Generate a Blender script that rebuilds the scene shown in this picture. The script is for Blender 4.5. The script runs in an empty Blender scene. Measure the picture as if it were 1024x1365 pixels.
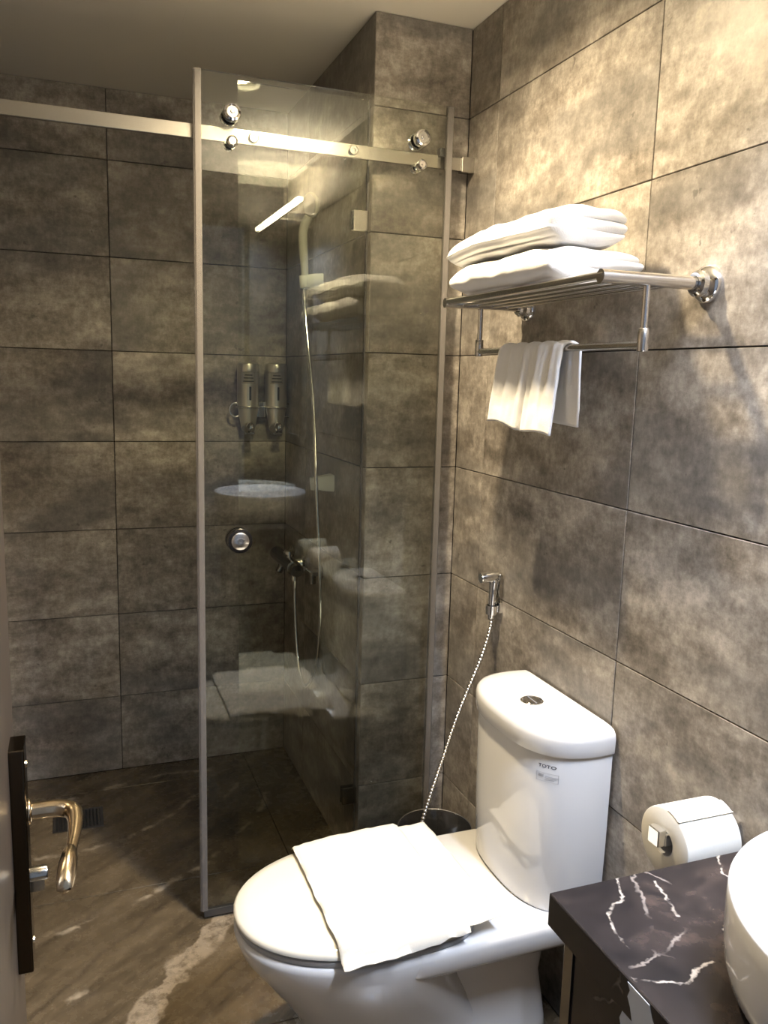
import bpy, bmesh, math, random
from mathutils import Vector, Matrix, noise as mnoise
import math as m
PI = math.pi
random.seed(7)
S = bpy.context.scene
COL = S.collection

# ---------------------------------------------------------------- camera
CAM = Vector((-0.99027, -2.06497, 1.41305))
YAW, PITCH, ROLL = m.radians(20.7665), m.radians(-9.2152), m.radians(1.5235)
cd = bpy.data.cameras.new('camera'); cam = bpy.data.objects.new('camera', cd); COL.objects.link(cam)
fw = Vector((m.sin(YAW)*m.cos(PITCH), m.cos(YAW)*m.cos(PITCH), m.sin(PITCH)))
rt = Vector((m.cos(YAW), -m.sin(YAW), 0)); up = rt.cross(fw)
R_ = rt*m.cos(ROLL)+up*m.sin(ROLL); U_ = -rt*m.sin(ROLL)+up*m.cos(ROLL)
cam.matrix_world = Matrix(((R_.x, U_.x, -fw.x, CAM.x), (R_.y, U_.y, -fw.y, CAM.y), (R_.z, U_.z, -fw.z, CAM.z), (0, 0, 0, 1)))
cd.sensor_fit = 'VERTICAL'; cd.sensor_height = 36.0; cd.lens = 1109.93*36.0/1365.0
cd.clip_start = 0.01
S.camera = cam

# ---------------------------------------------------------------- world, exposure
w = bpy.data.worlds.new('world'); S.world = w; w.use_nodes = True
w.node_tree.nodes['Background'].inputs[0].default_value = (0.66, 0.78, 1.0, 1)
w.node_tree.nodes['Background'].inputs[1].default_value = 0.28
S.view_settings.view_transform = 'Standard'; S.view_settings.look = 'None'
S.view_settings.gamma = 1; S.view_settings.use_curve_mapping = False
S.view_settings.exposure = 0.25
WARM = (1.0, 0.81, 0.53); COOL = (0.64, 0.76, 1.0)
DOWNLIGHT_POS = Vector((-0.48, -0.50, 2.285)); DOWNLIGHT_W = 25.0
MIRROR_W = 27.0

# ---------------------------------------------------------------- helpers: nodes
class NT:
    def __init__(s, name):
        s.mat = bpy.data.materials.new(name); s.mat.use_nodes = True
        s.t = s.mat.node_tree; s.n = s.t.nodes; s.b = s.n['Principled BSDF']; s.out = s.n['Material Output']
    def put(s, sock, v):
        if v is None: return
        if hasattr(v, 'is_output') or isinstance(v, bpy.types.NodeSocket): s.t.links.new(v, sock)
        else:
            if isinstance(v, tuple) and len(v) == 3 and sock.type == 'RGBA': v = (*v, 1)
            sock.default_value = v
    def node(s, typ, ins=None, out=0, **kw):
        nd = s.n.new(typ)
        for k, v in kw.items(): setattr(nd, k, v)
        for k, v in (ins or {}).items(): s.put(nd.inputs[k], v)
        return nd.outputs[out]
    def math(s, op, a, b=None, c=None, clamp=False):
        nd = s.n.new('ShaderNodeMath'); nd.operation = op; nd.use_clamp = clamp
        s.put(nd.inputs[0], a); s.put(nd.inputs[1], b)
        if c is not None: s.put(nd.inputs[2], c)
        return nd.outputs[0]
    def vec(s, op, a, b=None, scale=None):
        nd = s.n.new('ShaderNodeVectorMath'); nd.operation = op
        s.put(nd.inputs[0], a); s.put(nd.inputs[1], b)
        if scale is not None: s.put(nd.inputs['Scale'], scale)
        return nd.outputs['Value'] if op in ('DOT_PRODUCT', 'LENGTH', 'DISTANCE') else nd.outputs[0]
    def noise(s, v, scale, detail=4, rough=.55, dist=0, col=False):
        return s.node('ShaderNodeTexNoise', {'Vector': v, 'Scale': scale, 'Detail': detail, 'Roughness': rough, 'Distortion': dist}, out=1 if col else 0)
    def ramp(s, f, stops):
        nd = s.n.new('ShaderNodeValToRGB'); s.put(nd.inputs[0], f)
        el = nd.color_ramp.elements
        while len(el) < len(stops): el.new(.5)
        for e, (p, c) in zip(el, stops):
            e.position = p; e.color = (*c, 1) if isinstance(c, tuple) else (c, c, c, 1)
        return nd.outputs[0]
    def smooth(s, v, a, b, lo=0., hi=1.):
        return s.node('ShaderNodeMapRange', {0: v, 1: a, 2: b, 3: lo, 4: hi}, interpolation_type='SMOOTHSTEP')
    def mix(s, f, a, b):
        nd = s.n.new('ShaderNodeMix'); nd.data_type = 'RGBA'
        s.put(nd.inputs[0], f); s.put(nd.inputs[6], a); s.put(nd.inputs[7], b); return nd.outputs[2]
    def bump(s, h, strength, dist=.002):
        s.put(s.b.inputs['Normal'], s.node('ShaderNodeBump', {'Height': h, 'Strength': strength, 'Distance': dist}))
    def set(s, **kw):
        for k, v in kw.items(): s.put(s.b.inputs[k.replace('_', ' ')], v)
        return s

def plain(name, col, rough=.5, metal=0., coat=0., **kw):
    k = NT(name); k.set(Base_Color=col, Roughness=rough, Metallic=metal, Coat_Weight=coat, **kw)
    return k

def seg_dist(k, P, segs):
    best = None
    for (ax, ay), (bx, by) in segs:
        A = (ax, ay, 0.); B = (bx-ax, by-ay, 0.); L2 = B[0]**2+B[1]**2
        pa = k.vec('SUBTRACT', P, A)
        h = k.math('DIVIDE', k.vec('DOT_PRODUCT', pa, B), L2, clamp=True)
        sc = k.n.new('ShaderNodeVectorMath'); sc.operation = 'SCALE'; sc.inputs[0].default_value = B; k.t.links.new(h, sc.inputs['Scale'])
        d = k.vec('LENGTH', k.vec('SUBTRACT', pa, sc.outputs[0]))
        best = d if best is None else k.math('MINIMUM', best, d)
    return best

def poly(*pts): return list(zip(pts[:-1], pts[1:]))

M = {}
# cement-look wall tile
k = NT('cement_tile')
oc = k.node('ShaderNodeTexCoord', out=3)
rnd = k.node('ShaderNodeObjectInfo', out=5)
off = k.vec('ADD', oc, k.node('ShaderNodeCombineXYZ', {0: k.math('MULTIPLY', rnd, 37.), 1: k.math('MULTIPLY', rnd, 11.), 2: k.math('MULTIPLY', rnd, 53.)}))
st = k.vec('MULTIPLY', off, (1.0, 1.0, 2.0))
n1 = k.noise(st, 4.0, 3, .5)
n2 = k.noise(k.vec('MULTIPLY', off, (.9, 1., 1.6)), 15., 8, .74)
n3 = k.noise(k.vec('MULTIPLY', off, (1.5, 1., 1.)), 38., 6, .75)
f = k.math('ADD', k.math('MULTIPLY', n1, .30), k.math('ADD', k.math('MULTIPLY', n2, .42), k.math('MULTIPLY', n3, .28)))
base = k.ramp(f, [(.38, (.100, .086, .071)), (.455, (.188, .165, .139)), (.505, (.262, .234, .201)), (.56, (.372, .337, .292)), (.65, (.58, .53, .465))])
n4 = k.noise(k.vec('MULTIPLY', off, (1., 1., 3.)), 2.1, 3, .5)
base = k.mix(k.smooth(n4, .46, .64), base, k.mix(.45, base, (.105, .104, .104)))
pits = k.smooth(k.noise(off, 26., 3, .6), .26, .31, .6, 0.)
base = k.mix(pits, base, (.07, .062, .055))
k.set(Base_Color=base, Roughness=k.smooth(n2, .3, .7, .36, .52), IOR=1.45)
k.bump(k.math('ADD', n3, k.math('MULTIPLY', n2, .5)), .12, .002)
M['tile'] = k.mat
M['grout'] = plain('dark_grout', (.035, .031, .028), .9).mat
# floor marble tile (position based so the veins run on across tiles)
k = NT('brown_marble_floor')
P = k.node('ShaderNodeNewGeometry', out=0)
P = k.vec('MULTIPLY', P, (1., 1., 0.))
w1 = k.vec('SUBTRACT', k.noise(P, 9., 5, .65, col=True), (.5, .5, .5))
w2 = k.vec('SUBTRACT', k.noise(P, 45., 3, .6, col=True), (.5, .5, .5))
PD = k.vec('ADD', P, k.vec('ADD', k.vec('MULTIPLY', w1, (.045, .045, 0.)), k.vec('MULTIPLY', w2, (.012, .012, 0.))))
rot = k.node('ShaderNodeVectorRotate', {0: P, 'Angle': m.radians(-38)}, rotation_type='Z_AXIS')
stf = k.vec('MULTIPLY', rot, (1.2, 6.0, 1.))
f1 = k.noise(stf, 2.2, 6, .6, .5); f2 = k.noise(stf, 7., 6, .65, .4); f3 = k.noise(P, 30., 4, .6)
f = k.math('ADD', k.math('MULTIPLY', f1, .6), k.math('ADD', k.math('MULTIPLY', f2, .3), k.math('MULTIPLY', f3, .1)))
base = k.ramp(f, [(.34, (.030, .023, .015)), (.46, (.080, .061, .038)), (.56, (.118, .091, .058)), (.70, (.175, .138, .094))])
broken = k.smooth(k.noise(P, 13., 3, .6), .42, .60)
big = seg_dist(k, PD, poly((-.93, -.44), (-.84, -.30), (-.74, -.17), (-.675, -.09), (-.60, .03)))
bw = k.smooth(k.noise(P, 7., 3, .6), .30, .65, .012, .050)
vb = k.math('MULTIPLY', k.smooth(k.math('DIVIDE', big, bw), .72, 1.0, 1., 0.), k.smooth(k.noise(P, 24., 6, .7), .38, .54, .2, 1.))
base = k.mix(k.math('MULTIPLY', vb, .75), base, (.31, .255, .19))
thin = seg_dist(k, PD, poly((-1.07, -.01), (-.93, .045), (-.836, .088), (-.671, .182), (-.56, .313), (-.47, .40), (-.40, .55)) + poly((-1.12, .37), (-.975, .372), (-.865, .412), (-.733, .485), (-.64, .60)) + poly((-1.03, .70), (-.905, .745), (-.70, .79), (-.55, .77)) + poly((-1.15, -.30), (-1.0, -.23)) + poly((-.62, .44), (-.47, .665)) + poly((-.62,-.2),(-.5,-.1)))
vt = k.math('MULTIPLY', k.smooth(thin, .002, .011, 1., 0.), k.math('MULTIPLY', broken, .9))
base = k.mix(vt, base, (.40, .34, .26))
halo = k.math('MULTIPLY', k.smooth(thin, .0, .05, .25, 0.), broken)
base = k.mix(halo, base, (.20, .165, .125))
dk = seg_dist(k, PD, poly((-1.12, -.29), (-.93, -.088), (-.80, .03)))
base = k.mix(k.smooth(dk, 0., .012, .45, 0.), base, (.04, .03, .022))
k.set(Base_Color=base, Roughness=k.smooth(f3, .3, .7, .20, .32), IOR=1.47)
M['floor'] = k.mat
# black marble for the vanity
k = NT('black_marble_counter')
P = k.node('ShaderNodeNewGeometry', out=0)
w1 = k.vec('SUBTRACT', k.noise(P, 14., 5, .65, col=True), (.5, .5, .5))
w2 = k.vec('SUBTRACT', k.noise(P, 70., 3, .6, col=True), (.5, .5, .5))
PW = k.vec('ADD', P, k.vec('ADD', k.vec('MULTIPLY', w1, (.03, .03, .03)), k.vec('MULTIPLY', w2, (.010, .010, .010))))
PF = k.vec('MULTIPLY', PW, (1., 1., 0.))
f1 = k.noise(P, 7., 6, .62, .8); f2 = k.noise(P, 28., 5, .6)
f = k.math('ADD', k.math('MULTIPLY', f1, .7), k.math('MULTIPLY', f2, .3))
base = k.ramp(f, [(.38, (.010, .009, .010)), (.52, (.022, .018, .018)), (.62, (.050, .037, .033)), (.75, (.085, .062, .052))])
sg = (poly((-.355, -1.27), (-.388, -1.316), (-.423, -1.334), (-.433, -1.365), (-.434, -1.39)) + poly((-.455, -1.432), (-.41, -1.455), (-.385, -1.445), (-.36, -1.44)) +
      poly((-.205, -1.27), (-.226, -1.313), (-.24, -1.40)) + poly((-.325, -1.297), (-.340, -1.36)) + poly((-.28, -1.38), (-.25, -1.45)) + poly((-.31, -1.40), (-.28, -1.42), (-.27, -1.38)))
dv = seg_dist(k, PF, sg)
onface = k.smooth(k.node('ShaderNodeSeparateXYZ', {0: P}, out=2), .795, .799)
br = k.smooth(k.noise(P, 40., 3, .6), .36, .56)
v1 = k.math('MULTIPLY', k.math('MULTIPLY', k.smooth(dv, .0001, .0026, 1., 0.), br), onface)
vo = k.node('ShaderNodeTexVoronoi', {'Vector': k.vec('MULTIPLY', PW, (1., 1., 1.)), 'Scale': 9.}, feature='DISTANCE_TO_EDGE')
v2 = k.math('MULTIPLY', k.smooth(vo, .004, .022, .55, 0.), k.smooth(k.noise(P, 9., 3, .6), .50, .62))
base = k.mix(v2, base, (.30, .26, .235))
base = k.mix(k.math('MULTIPLY', v1, .8), base, (.45, .40, .35))
k.set(Base_Color=base, Roughness=.22, IOR=1.5)
M['marble'] = k.mat
# ceiling paint
k = NT('ceiling_paint')
P = k.node('ShaderNodeNewGeometry', out=0)
k.set(Base_Color=k.mix(k.noise(P, 3., 3), (.78, .74, .66), (.83, .79, .71)), Roughness=.75)
M['ceiling'] = k.mat
M['ceramic'] = plain('white_glazed_ceramic', (.69, .68, .665), .10, 0., .5).mat
M['ceramic_seat'] = plain('white_seat_plastic', (.66, .635, .56), .13, 0., .3).mat
M['seat_gap'] = plain('grey_seat_edge', (.40, .41, .43), .35).mat
M['chrome'] = plain('chrome', (.80, .80, .80), .06, 1.).mat
k = NT('brushed_steel'); oc = k.node('ShaderNodeTexCoord', out=3)
k.set(Base_Color=(.46, .44, .40), Metallic=1., Roughness=k.smooth(k.noise(k.vec('MULTIPLY', oc, (.6, 90., 90.)), 8., 3), .3, .7, .18, .22)); M['steel'] = k.mat
M['rack_steel'] = plain('rack_steel', (.68, .66, .63), .2, 1.).mat
M['dark_chrome'] = plain('dark_chrome', (.30, .29, .28), .12, 1.).mat
M['knob_face'] = plain('spun_steel_face', (.75, .73, .70), .22, 1., 0., Anisotropic=.9).mat
M['black'] = plain('black_plastic', (.012, .012, .012), .35).mat
M['dark_grey'] = plain('dark_grey_plastic', (.05, .05, .05), .4).mat
M['white_plastic'] = plain('white_plastic', (.72, .74, .68), .35).mat
M['grey_plastic'] = plain('pale_grey_plastic', (.50, .50, .44), .35).mat
M['print'] = plain('dark_print', (.03, .03, .05), .5).mat
M['label_grey'] = plain('label_grey', (.45, .45, .47), .5).mat
M['label_silver'] = plain('silver_label', (.42, .39, .34), .55, 0.).mat
M['label_print'] = plain('label_print', (.06, .055, .05), .6).mat
k = NT('terry_cotton'); oc = k.node('ShaderNodeTexCoord', out=3)
tn = k.noise(oc, 420., 3, .7); tm = k.noise(oc, 60., 3, .6)
k.set(Base_Color=(.84, .835, .83), Roughness=.95, Sheen_Weight=.25); k.bump(k.math('ADD', tn, k.math('MULTIPLY', tm, .6)), .35, .003)
M['towel'] = k.mat
k = NT('flat_cotton'); oc = k.node('ShaderNodeTexCoord', out=3)
k.set(Base_Color=(.85, .835, .81), Roughness=.9, Sheen_Weight=.1); k.bump(k.noise(oc, 260., 3, .7), .2, .002)
M['mat'] = k.mat; k.set(Base_Color=(.63, .605, .54))
k = NT('toilet_tissue'); oc = k.node('ShaderNodeTexCoord', out=3)
k.set(Base_Color=(.70, .67, .60), Roughness=.95); k.bump(k.noise(oc, 300., 3, .7), .15, .001)
M['tissue'] = k.mat
k = NT('dark_brown_laminate'); oc = k.node('ShaderNodeTexCoord', out=3)
wn = k.noise(k.vec('MULTIPLY', oc, (1., 30., 2.)), 5., 5, .6)
k.set(Base_Color=k.ramp(wn, [(.3, (.045, .034, .024)), (.7, (.085, .066, .048))]), Roughness=.30); M['door'] = k.mat
M['patch'] = plain('bare_white_board', (.62, .66, .72), .8).mat
M['mirror'] = plain('mirror_silver', (.85, .87, .86), .01, 1.).mat
M['brass'] = plain('satin_nickel_brass', (.62, .50, .34), .18, 1.).mat
M['bronze'] = plain('dark_bronze', (.075, .055, .035), .18, 1.).mat
M['satin'] = plain('satin_steel', (.66, .64, .60), .30, .92).mat
M['bin'] = plain('black_bin', (.015, .015, .016), .25, 0., .5).mat

def emit(name, col, st):
    k = NT(name); e = k.n.new('ShaderNodeEmission'); e.inputs[0].default_value = (*col, 1); e.inputs[1].default_value = st
    k.t.links.new(e.outputs[0], k.out.inputs[0]); return k.mat
M['lamp_warm'] = emit('warm_diffuser', WARM, 6.)
M['lamp_cool'] = emit('mirror_lamp_glow', (1., .88, .66), 30.)

def glassmat(name, tint, ior=1.5, rough=0., boost=1.0):
    k = NT(name)
    tr = k.n.new('ShaderNodeBsdfTransparent'); tr.inputs[0].default_value = (*tint, 1)
    gl = k.n.new('ShaderNodeBsdfGlossy'); gl.inputs['Roughness'].default_value = rough; gl.inputs[0].default_value = (1, 1, 1, 1)
    fr = k.n.new('ShaderNodeFresnel'); fr.inputs[0].default_value = ior
    mx = k.n.new('ShaderNodeMixShader')
    k.t.links.new(k.math('MULTIPLY', fr.outputs[0], boost, clamp=True), mx.inputs[0]); k.t.links.new(tr.outputs[0], mx.inputs[1]); k.t.links.new(gl.outputs[0], mx.inputs[2])
    k.t.links.new(mx.outputs[0], k.out.inputs[0]); return k.mat
M['glass'] = glassmat('tinted_shower_glass', (.965, .975, .945), 1.5, 0., .8)
k = NT('clear_seal'); 
tr = k.n.new('ShaderNodeBsdfTransparent'); tr.inputs[0].default_value = (.75, .74, .72, 1)
mx = k.n.new('ShaderNodeMixShader'); mx.inputs[0].default_value = .38
k.set(Base_Color=(.34, .32, .31), Roughness=.25)
k.t.links.new(tr.outputs[0], mx.inputs[1]); k.t.links.new(k.b.outputs[0], mx.inputs[2]); k.t.links.new(mx.outputs[0], k.out.inputs[0])
M['seal'] = k.mat

# ---------------------------------------------------------------- helpers: objects
def obj(name, bm, mat, parent=None, smooth=False, loc=None, kind=None, label=None, autosmooth=None):
    me = bpy.data.meshes.new(name)
    bmesh.ops.recalc_face_normals(bm, faces=bm.faces[:])
    if smooth or autosmooth:
        for f in bm.faces: f.smooth = True
        if autosmooth:
            for e in bm.edges:
                if len(e.link_faces) == 2 and e.calc_face_angle(0) > m.radians(autosmooth): e.smooth = False
    bm.to_mesh(me); bm.free()
    o = bpy.data.objects.new(name, me); COL.objects.link(o)
    if isinstance(mat, (list, tuple)):
        for x in mat: me.materials.append(M[x])
    else: me.materials.append(M[mat])
    if loc is not None: o.location = loc
    if parent is not None:
        o.parent = parent
    if kind: o['kind'] = kind
    if label: o['label'] = label
    return o
def tag(o, label, cat, group=None):
    o['label'] = label; o['category'] = cat
    if group: o['group'] = group
    return o
def thing(name, label, cat, loc=(0, 0, 0), group=None):
    o = bpy.data.objects.new(name, None); COL.objects.link(o); o.empty_display_size = .05
    o.location = loc; return tag(o, label, cat, group)
class Rel:
    """bmesh builder working in world coordinates, stored relative to an origin"""
    def __init__(s, org=(0, 0, 0)): s.bm = bmesh.new(); s.o = Vector(org)
    def box(s, a, b, bev=0., seg=2):
        a = Vector(a)-s.o; b = Vector(b)-s.o
        g = bmesh.ops.create_cube(s.bm, size=1.)['verts']
        c = (a+b)/2; d = b-a
        for v in g: v.co = Vector((v.co.x*abs(d.x), v.co.y*abs(d.y), v.co.z*abs(d.z)))+c
        if bev:
            ed = list({e for v in g for e in v.link_edges})
            bmesh.ops.bevel(s.bm, geom=ed, offset=bev, segments=seg, profile=.7, affect='EDGES')
        return s
    def tube(s, pts, r, n=12, caps=True, closed=False):
        pts = [Vector(p)-s.o for p in pts]; N = len(pts)
        rr = r if isinstance(r, (list, tuple)) else [r]*N
        rings = []; prev = None
        for i, p in enumerate(pts):
            if closed: t = pts[(i+1) % N]-pts[i-1]
            else: t = pts[min(i+1, N-1)]-pts[max(i-1, 0)]
            t.normalize()
            if prev is None:
                a = Vector((0, 0, 1)) if abs(t.z) < .9 else Vector((1, 0, 0))
                u = t.cross(a).normalized()
            else:
                u = (prev-t*prev.dot(t)).normalized()
            prev = u; v = t.cross(u)
            rings.append([s.bm.verts.new(p+(u*m.cos(2*PI*j/n)+v*m.sin(2*PI*j/n))*rr[i]) for j in range(n)])
        for i in range(N if closed else N-1):
            A, B = rings[i], rings[(i+1) % N]
            for j in range(n): s.bm.faces.new((A[j], A[(j+1) % n], B[(j+1) % n], B[j]))
        if caps and not closed:
            s.bm.faces.new(rings[0][::-1]); s.bm.faces.new(rings[-1])
        return s
    def lathe(s, c, axis, prof, n=32, cap=True):
        """prof: list of (dist along axis, radius)"""
        c = Vector(c)-s.o; ax = Vector(axis).normalized()
        a = Vector((0, 0, 1)) if abs(ax.z) < .9 else Vector((1, 0, 0))
        u = ax.cross(a).normalized(); v = ax.cross(u)
        rings = []
        for d, r in prof:
            if r < 1e-6: rings.append([s.bm.verts.new(c+ax*d)])
            else: rings.append([s.bm.verts.new(c+ax*d+(u*m.cos(2*PI*j/n)+v*m.sin(2*PI*j/n))*r) for j in range(n)])
        for A, B in zip(rings[:-1], rings[1:]):
            for j in range(n):
                j2 = (j+1) % n
                if len(A) == 1 and len(B) == 1: continue
                if len(A) == 1: s.bm.faces.new((A[0], B[j2], B[j]))
                elif len(B) == 1: s.bm.faces.new((A[j], A[j2], B[0]))
                else: s.bm.faces.new((A[j], A[j2], B[j2], B[j]))
        if cap:
            for R in (rings[0], rings[-1]):
                if len(R) > 1: s.bm.faces.new(R)
        return s
    def loft(s, rings, cap=True):
        rs = [[s.bm.verts.new(Vector(p)-s.o) for p in R] for R in rings]
        n = len(rs[0])
        for A, B in zip(rs[:-1], rs[1:]):
            for j in range(n): s.bm.faces.new((A[j], A[(j+1) % n], B[(j+1) % n], B[j]))
        if cap: s.bm.faces.new(rs[0][::-1]); s.bm.faces.new(rs[-1])
        return s
def catmull(pts, k=8):
    pts = [Vector(p) for p in pts]; P = [pts[0]]+pts+[pts[-1]]; out = []
    for i in range(1, len(P)-2):
        a, b, c, d = P[i-1:i+3]
        for j in range(k):
            t = j/k
            out.append(.5*((2*b)+(c-a)*t+(2*a-5*b+4*c-d)*t*t+(3*b-a-3*c+d)*t**3))
    out.append(pts[-1]); return out
def struct(name, bm, mat, **kw):
    o = obj(name, bm, mat, **kw)
    o['kind'] = 'structure'; return o

# ---------------------------------------------------------------- the room
ZC = 2.29; D = 0.877; W = 0.262; J0 = 1.4741; XL = -1.22; YE = -1.95
G = .0012       # half a joint
TH = .010
rows = [0.0]+[J0+.3*i for i in range(-4, 3)]+[ZC]
tile_cache = {}
def tile_mesh(wd, ht, mat='tile'):
    key = (round(wd, 4), round(ht, 4), mat)
    if key not in tile_cache:
        r = Rel(); r.box((G, -TH, G), (wd-G, 0, ht-G), .0008, 1)
        me = bpy.data.meshes.new('tile'); bmesh.ops.recalc_face_normals(r.bm, faces=r.bm.faces[:]); r.bm.to_mesh(me); r.bm.free()
        me.materials.append(M[mat]); tile_cache[key] = me
    return tile_cache[key]
# the face of every tile lies exactly in its wall plane; local +x runs along the wall, local -y is the face
def lay(wall, origin, rz, cuts):
    """cuts: positions along the wall from origin"""
    for a, b in zip(cuts[:-1], cuts[1:]):
        for z0, z1 in zip(rows[:-1], rows[1:]):
            o = bpy.data.objects.new('tile', tile_mesh(b-a, z1-z0)); COL.objects.link(o)
            Rz = Matrix.Rotation(rz, 3, 'Z')
            jit = random.uniform(-.0004, .0004)
            o.location = Vector((origin[0], origin[1], z0))+Rz @ Vector((a, TH+jit, 0))
            o.rotation_euler = (0, 0, rz); o.parent = wall
B_ = TH+.001
def wallbox(name, a, b):
    r = Rel(); r.box(a, b); return struct(name, r.bm, 'grout')
wr = wallbox('wall_right', (B_-.003, YE-.12, 0), (.12, D+.12, ZC+.08))
lay(wr, (0, 0), -PI/2, [0, .161, .761, 1.361, -YE])
wb = wallbox('wall_back', (XL-.12, D+B_-.003, 0), (B_-.003, D+.12, ZC+.08))
lay(wb, (XL, D), 0, [0, -.852-XL, -W-XL])
wp = wallbox('wall_pier', (-W+B_-.003, B_-.003, 0), (B_-.003, D+B_-.003, ZC))
lay(wp, (-W, 0), 0, [0, W])
lay(wp, (-W, D), -PI/2, [0, D-.6, D])
wl = wallbox('wall_left', (XL-.12, YE-.12, 0), (XL-B_+.003, D+B_, ZC+.08))
lay(wl, (XL, YE), PI/2, [0, .36, .96, 1.56, 2.16, 2.76, D-YE])
# entry wall with the doorway the photographer stands in
DX0, DX1, DZ = -1.125, -.20, 2.08
r = Rel(); r.box((XL-.12, YE-.12, 0), (DX0, YE-.0, ZC+.08)); r.box((DX1, YE-.12, 0), (B_, YE, ZC+.08)); r.box((DX0, YE-.12, DZ), (DX1, YE, ZC+.08))
we = struct('wall_front', r.bm, 'grout')
r = Rel(); r.box((XL-.12, YE-.12, ZC), (.12, D+.12, ZC+.08)); ceil = struct('ceiling', r.bm, 'ceiling')
r = Rel(); r.box((-1.15, -.10, ZC-.0025), (-.69, .335, ZC-.0001), .001); 
o = obj('ceiling_hatch', r.bm, 'ceiling', ceil); o['label'] = 'flush square access panel in the ceiling'
r = Rel(); r.box((XL-.12, YE-1.2, -.08), (.12, D+.12, -TH-.0002)); fl = struct('floor', r.bm, 'grout')
xs = [XL, -.78-.6, ]; 
def floor_tile(x0, x1, y0, y1):
    r = Rel((x0, y0, 0)); r.box((x0+G, y0+G, -TH), (x1-G, y1-G, 0), .0006, 1)
    o = obj('tile', r.bm, 'floor', fl, loc=(x0, y0, 0))
ys = [D, .735, .135, -.465, -1.065, -1.665, -2.265, -2.865]
for a, b in zip(ys[1:], ys[:-1]):
    for x0, x1 in ((XL, -.42), (-.42, 0.)): floor_tile(x0, x1, a, b)

# ---------------------------------------------------------------- lights the room has, plus an added ceiling uplight
dl = thing('ceiling_downlight', 'round warm surface downlight on the ceiling above the toilet', 'ceiling light', DOWNLIGHT_POS)
r = Rel(DOWNLIGHT_POS); r.lathe(DOWNLIGHT_POS+Vector((0, 0, .004)), (0, 0, -1), [(0, .062), (.030, .060), (.034, .056), (.034, .053), (.030, .051), (.010, .050), (.006, .0)], 32, False)
obj('housing', r.bm, 'white_plastic', dl, smooth=True)
r = Rel(DOWNLIGHT_POS); r.lathe(DOWNLIGHT_POS+Vector((0, 0, -.0085)), (0, 0, -1), [(0, .044), (.001, .0)], 24, True)
obj('diffuser', r.bm, 'lamp_warm', dl)
L = bpy.data.lights.new('downlight_beam', 'AREA'); L.shape = 'DISK'; L.size = .08; L.energy = DOWNLIGHT_W; L.color = WARM; L.spread = m.radians(150)
lo = bpy.data.objects.new('beam', L); COL.objects.link(lo); lo.parent = dl; lo.location = (0, 0, -.012)
ml = thing('mirror_lamp', 'slim horizontal lamp above the mirror, seen as a bright streak in the shower glass', 'wall lamp', (0, -1.575, 2.075))
r = Rel((0, -1.575, 2.075)); r.box((-.130, -1.88, 2.066), (-.122, -1.27, 2.084), .002); r.tube([(-.002, -1.575, 2.075), (-.124, -1.575, 2.075)], .009); r.box((-.014, -1.64, 2.06), (0, -1.51, 2.12), .003)
obj('lamp_arm', r.bm, 'chrome', ml)
r = Rel((0, -1.575, 2.075)); r.box((-.153, -1.875, 2.066), (-.130, -1.275, 2.083), .003)
obj('lamp_tube', r.bm, 'lamp_cool', ml)
L = bpy.data.lights.new('mirror_lamp_light', 'AREA'); L.shape = 'RECTANGLE'; L.size = .03; L.size_y = .6; L.energy = MIRROR_W; L.color = COOL; L.spread = m.radians(128)
lo = bpy.data.objects.new('lamp_light', L); COL.objects.link(lo); lo.parent = ml; lo.location = (-.142, 0, -.012); lo.rotation_euler = (0, m.radians(12), 0)
L = bpy.data.lights.new('added_ceiling_uplight', 'AREA'); L.shape = 'RECTANGLE'; L.size = .02; L.size_y = .6; L.energy = 34.0; L.color = (1., .85, .60)  # extra warm uplight added above the lamp tube to brighten the ceiling
lo = bpy.data.objects.new('added_uplight', L); COL.objects.link(lo); lo.parent = ml; lo.location = (-.142, 0, .012); lo.rotation_euler = (PI, 0, 0)
mi = thing('wall_mirror', 'dark framed mirror on the right wall above the basin, seen only in the shower glass', 'mirror', (0, -1.60, 1.5))
r = Rel((0, -1.6, 1.5)); r.box((-.022, -1.93, 1.12), (0, -1.91, 2.02), .002); r.box((-.022, -1.59, 2.0), (0, -1.93, 2.02), .002)
for a, b in (((-.022, -1.61, 1.12), (-.0, -1.585, 2.02)),): r.box(a, b, .002)
r.box((-.022, -1.59, 1.12), (0, -1.93, 1.14), .002)
obj('frame', r.bm, 'dark_grey', mi)
r = Rel((0, -1.6, 1.5)); r.box((-.014, -1.912, 1.138), (-.002, -1.608, 2.002)); obj('mirror_glass', r.bm, 'mirror', mi)

# ---------------------------------------------------------------- entrance door with its lever
dr = Rel((-1.084, -1.93, 0)); dr.box((-1.104, -1.93, .008), (-1.064, -1.05, 2.05), .002)
door = struct('door_1', dr.bm, 'door', loc=(-1.084, -1.93, 0))
door['label'] = 'dark brown door leaf standing open at the left edge'
def dobj(name, r, mat, **kw): return obj(name, r.bm, mat, door, **kw)
DO = (-1.084, -1.93, 0)
r = Rel(DO); r.box((-1.0645, -1.140, .738), (-1.048, -1.098, 1.005), .0025, 3); hp = dobj('handle_plate', r, 'bronze'); 
r = Rel(DO)
for z in (.765, .98): r.lathe((-1.048, -1.119, z), (1, 0, 0), [(0, .004), (.0015, .0035), (.002, 0)], 12)
obj('screw', r.bm, 'brass', door)
r = Rel(DO)
pts = catmull([(-1.049, -1.118, .922), (-1.03, -1.118, .922), (-1.013, -1.119, .921), (-1.002, -1.126, .920), (-.9985, -1.142, .918), (-1.0, -1.17, .915), (-1.004, -1.20, .912), (-1.007, -1.225, .91)], 6)
rad = [.0098 if i < 20 else max(.0062, .0098-.0003*(i-20)) for i in range(len(pts))]
r.tube(pts, rad, 16)
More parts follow.
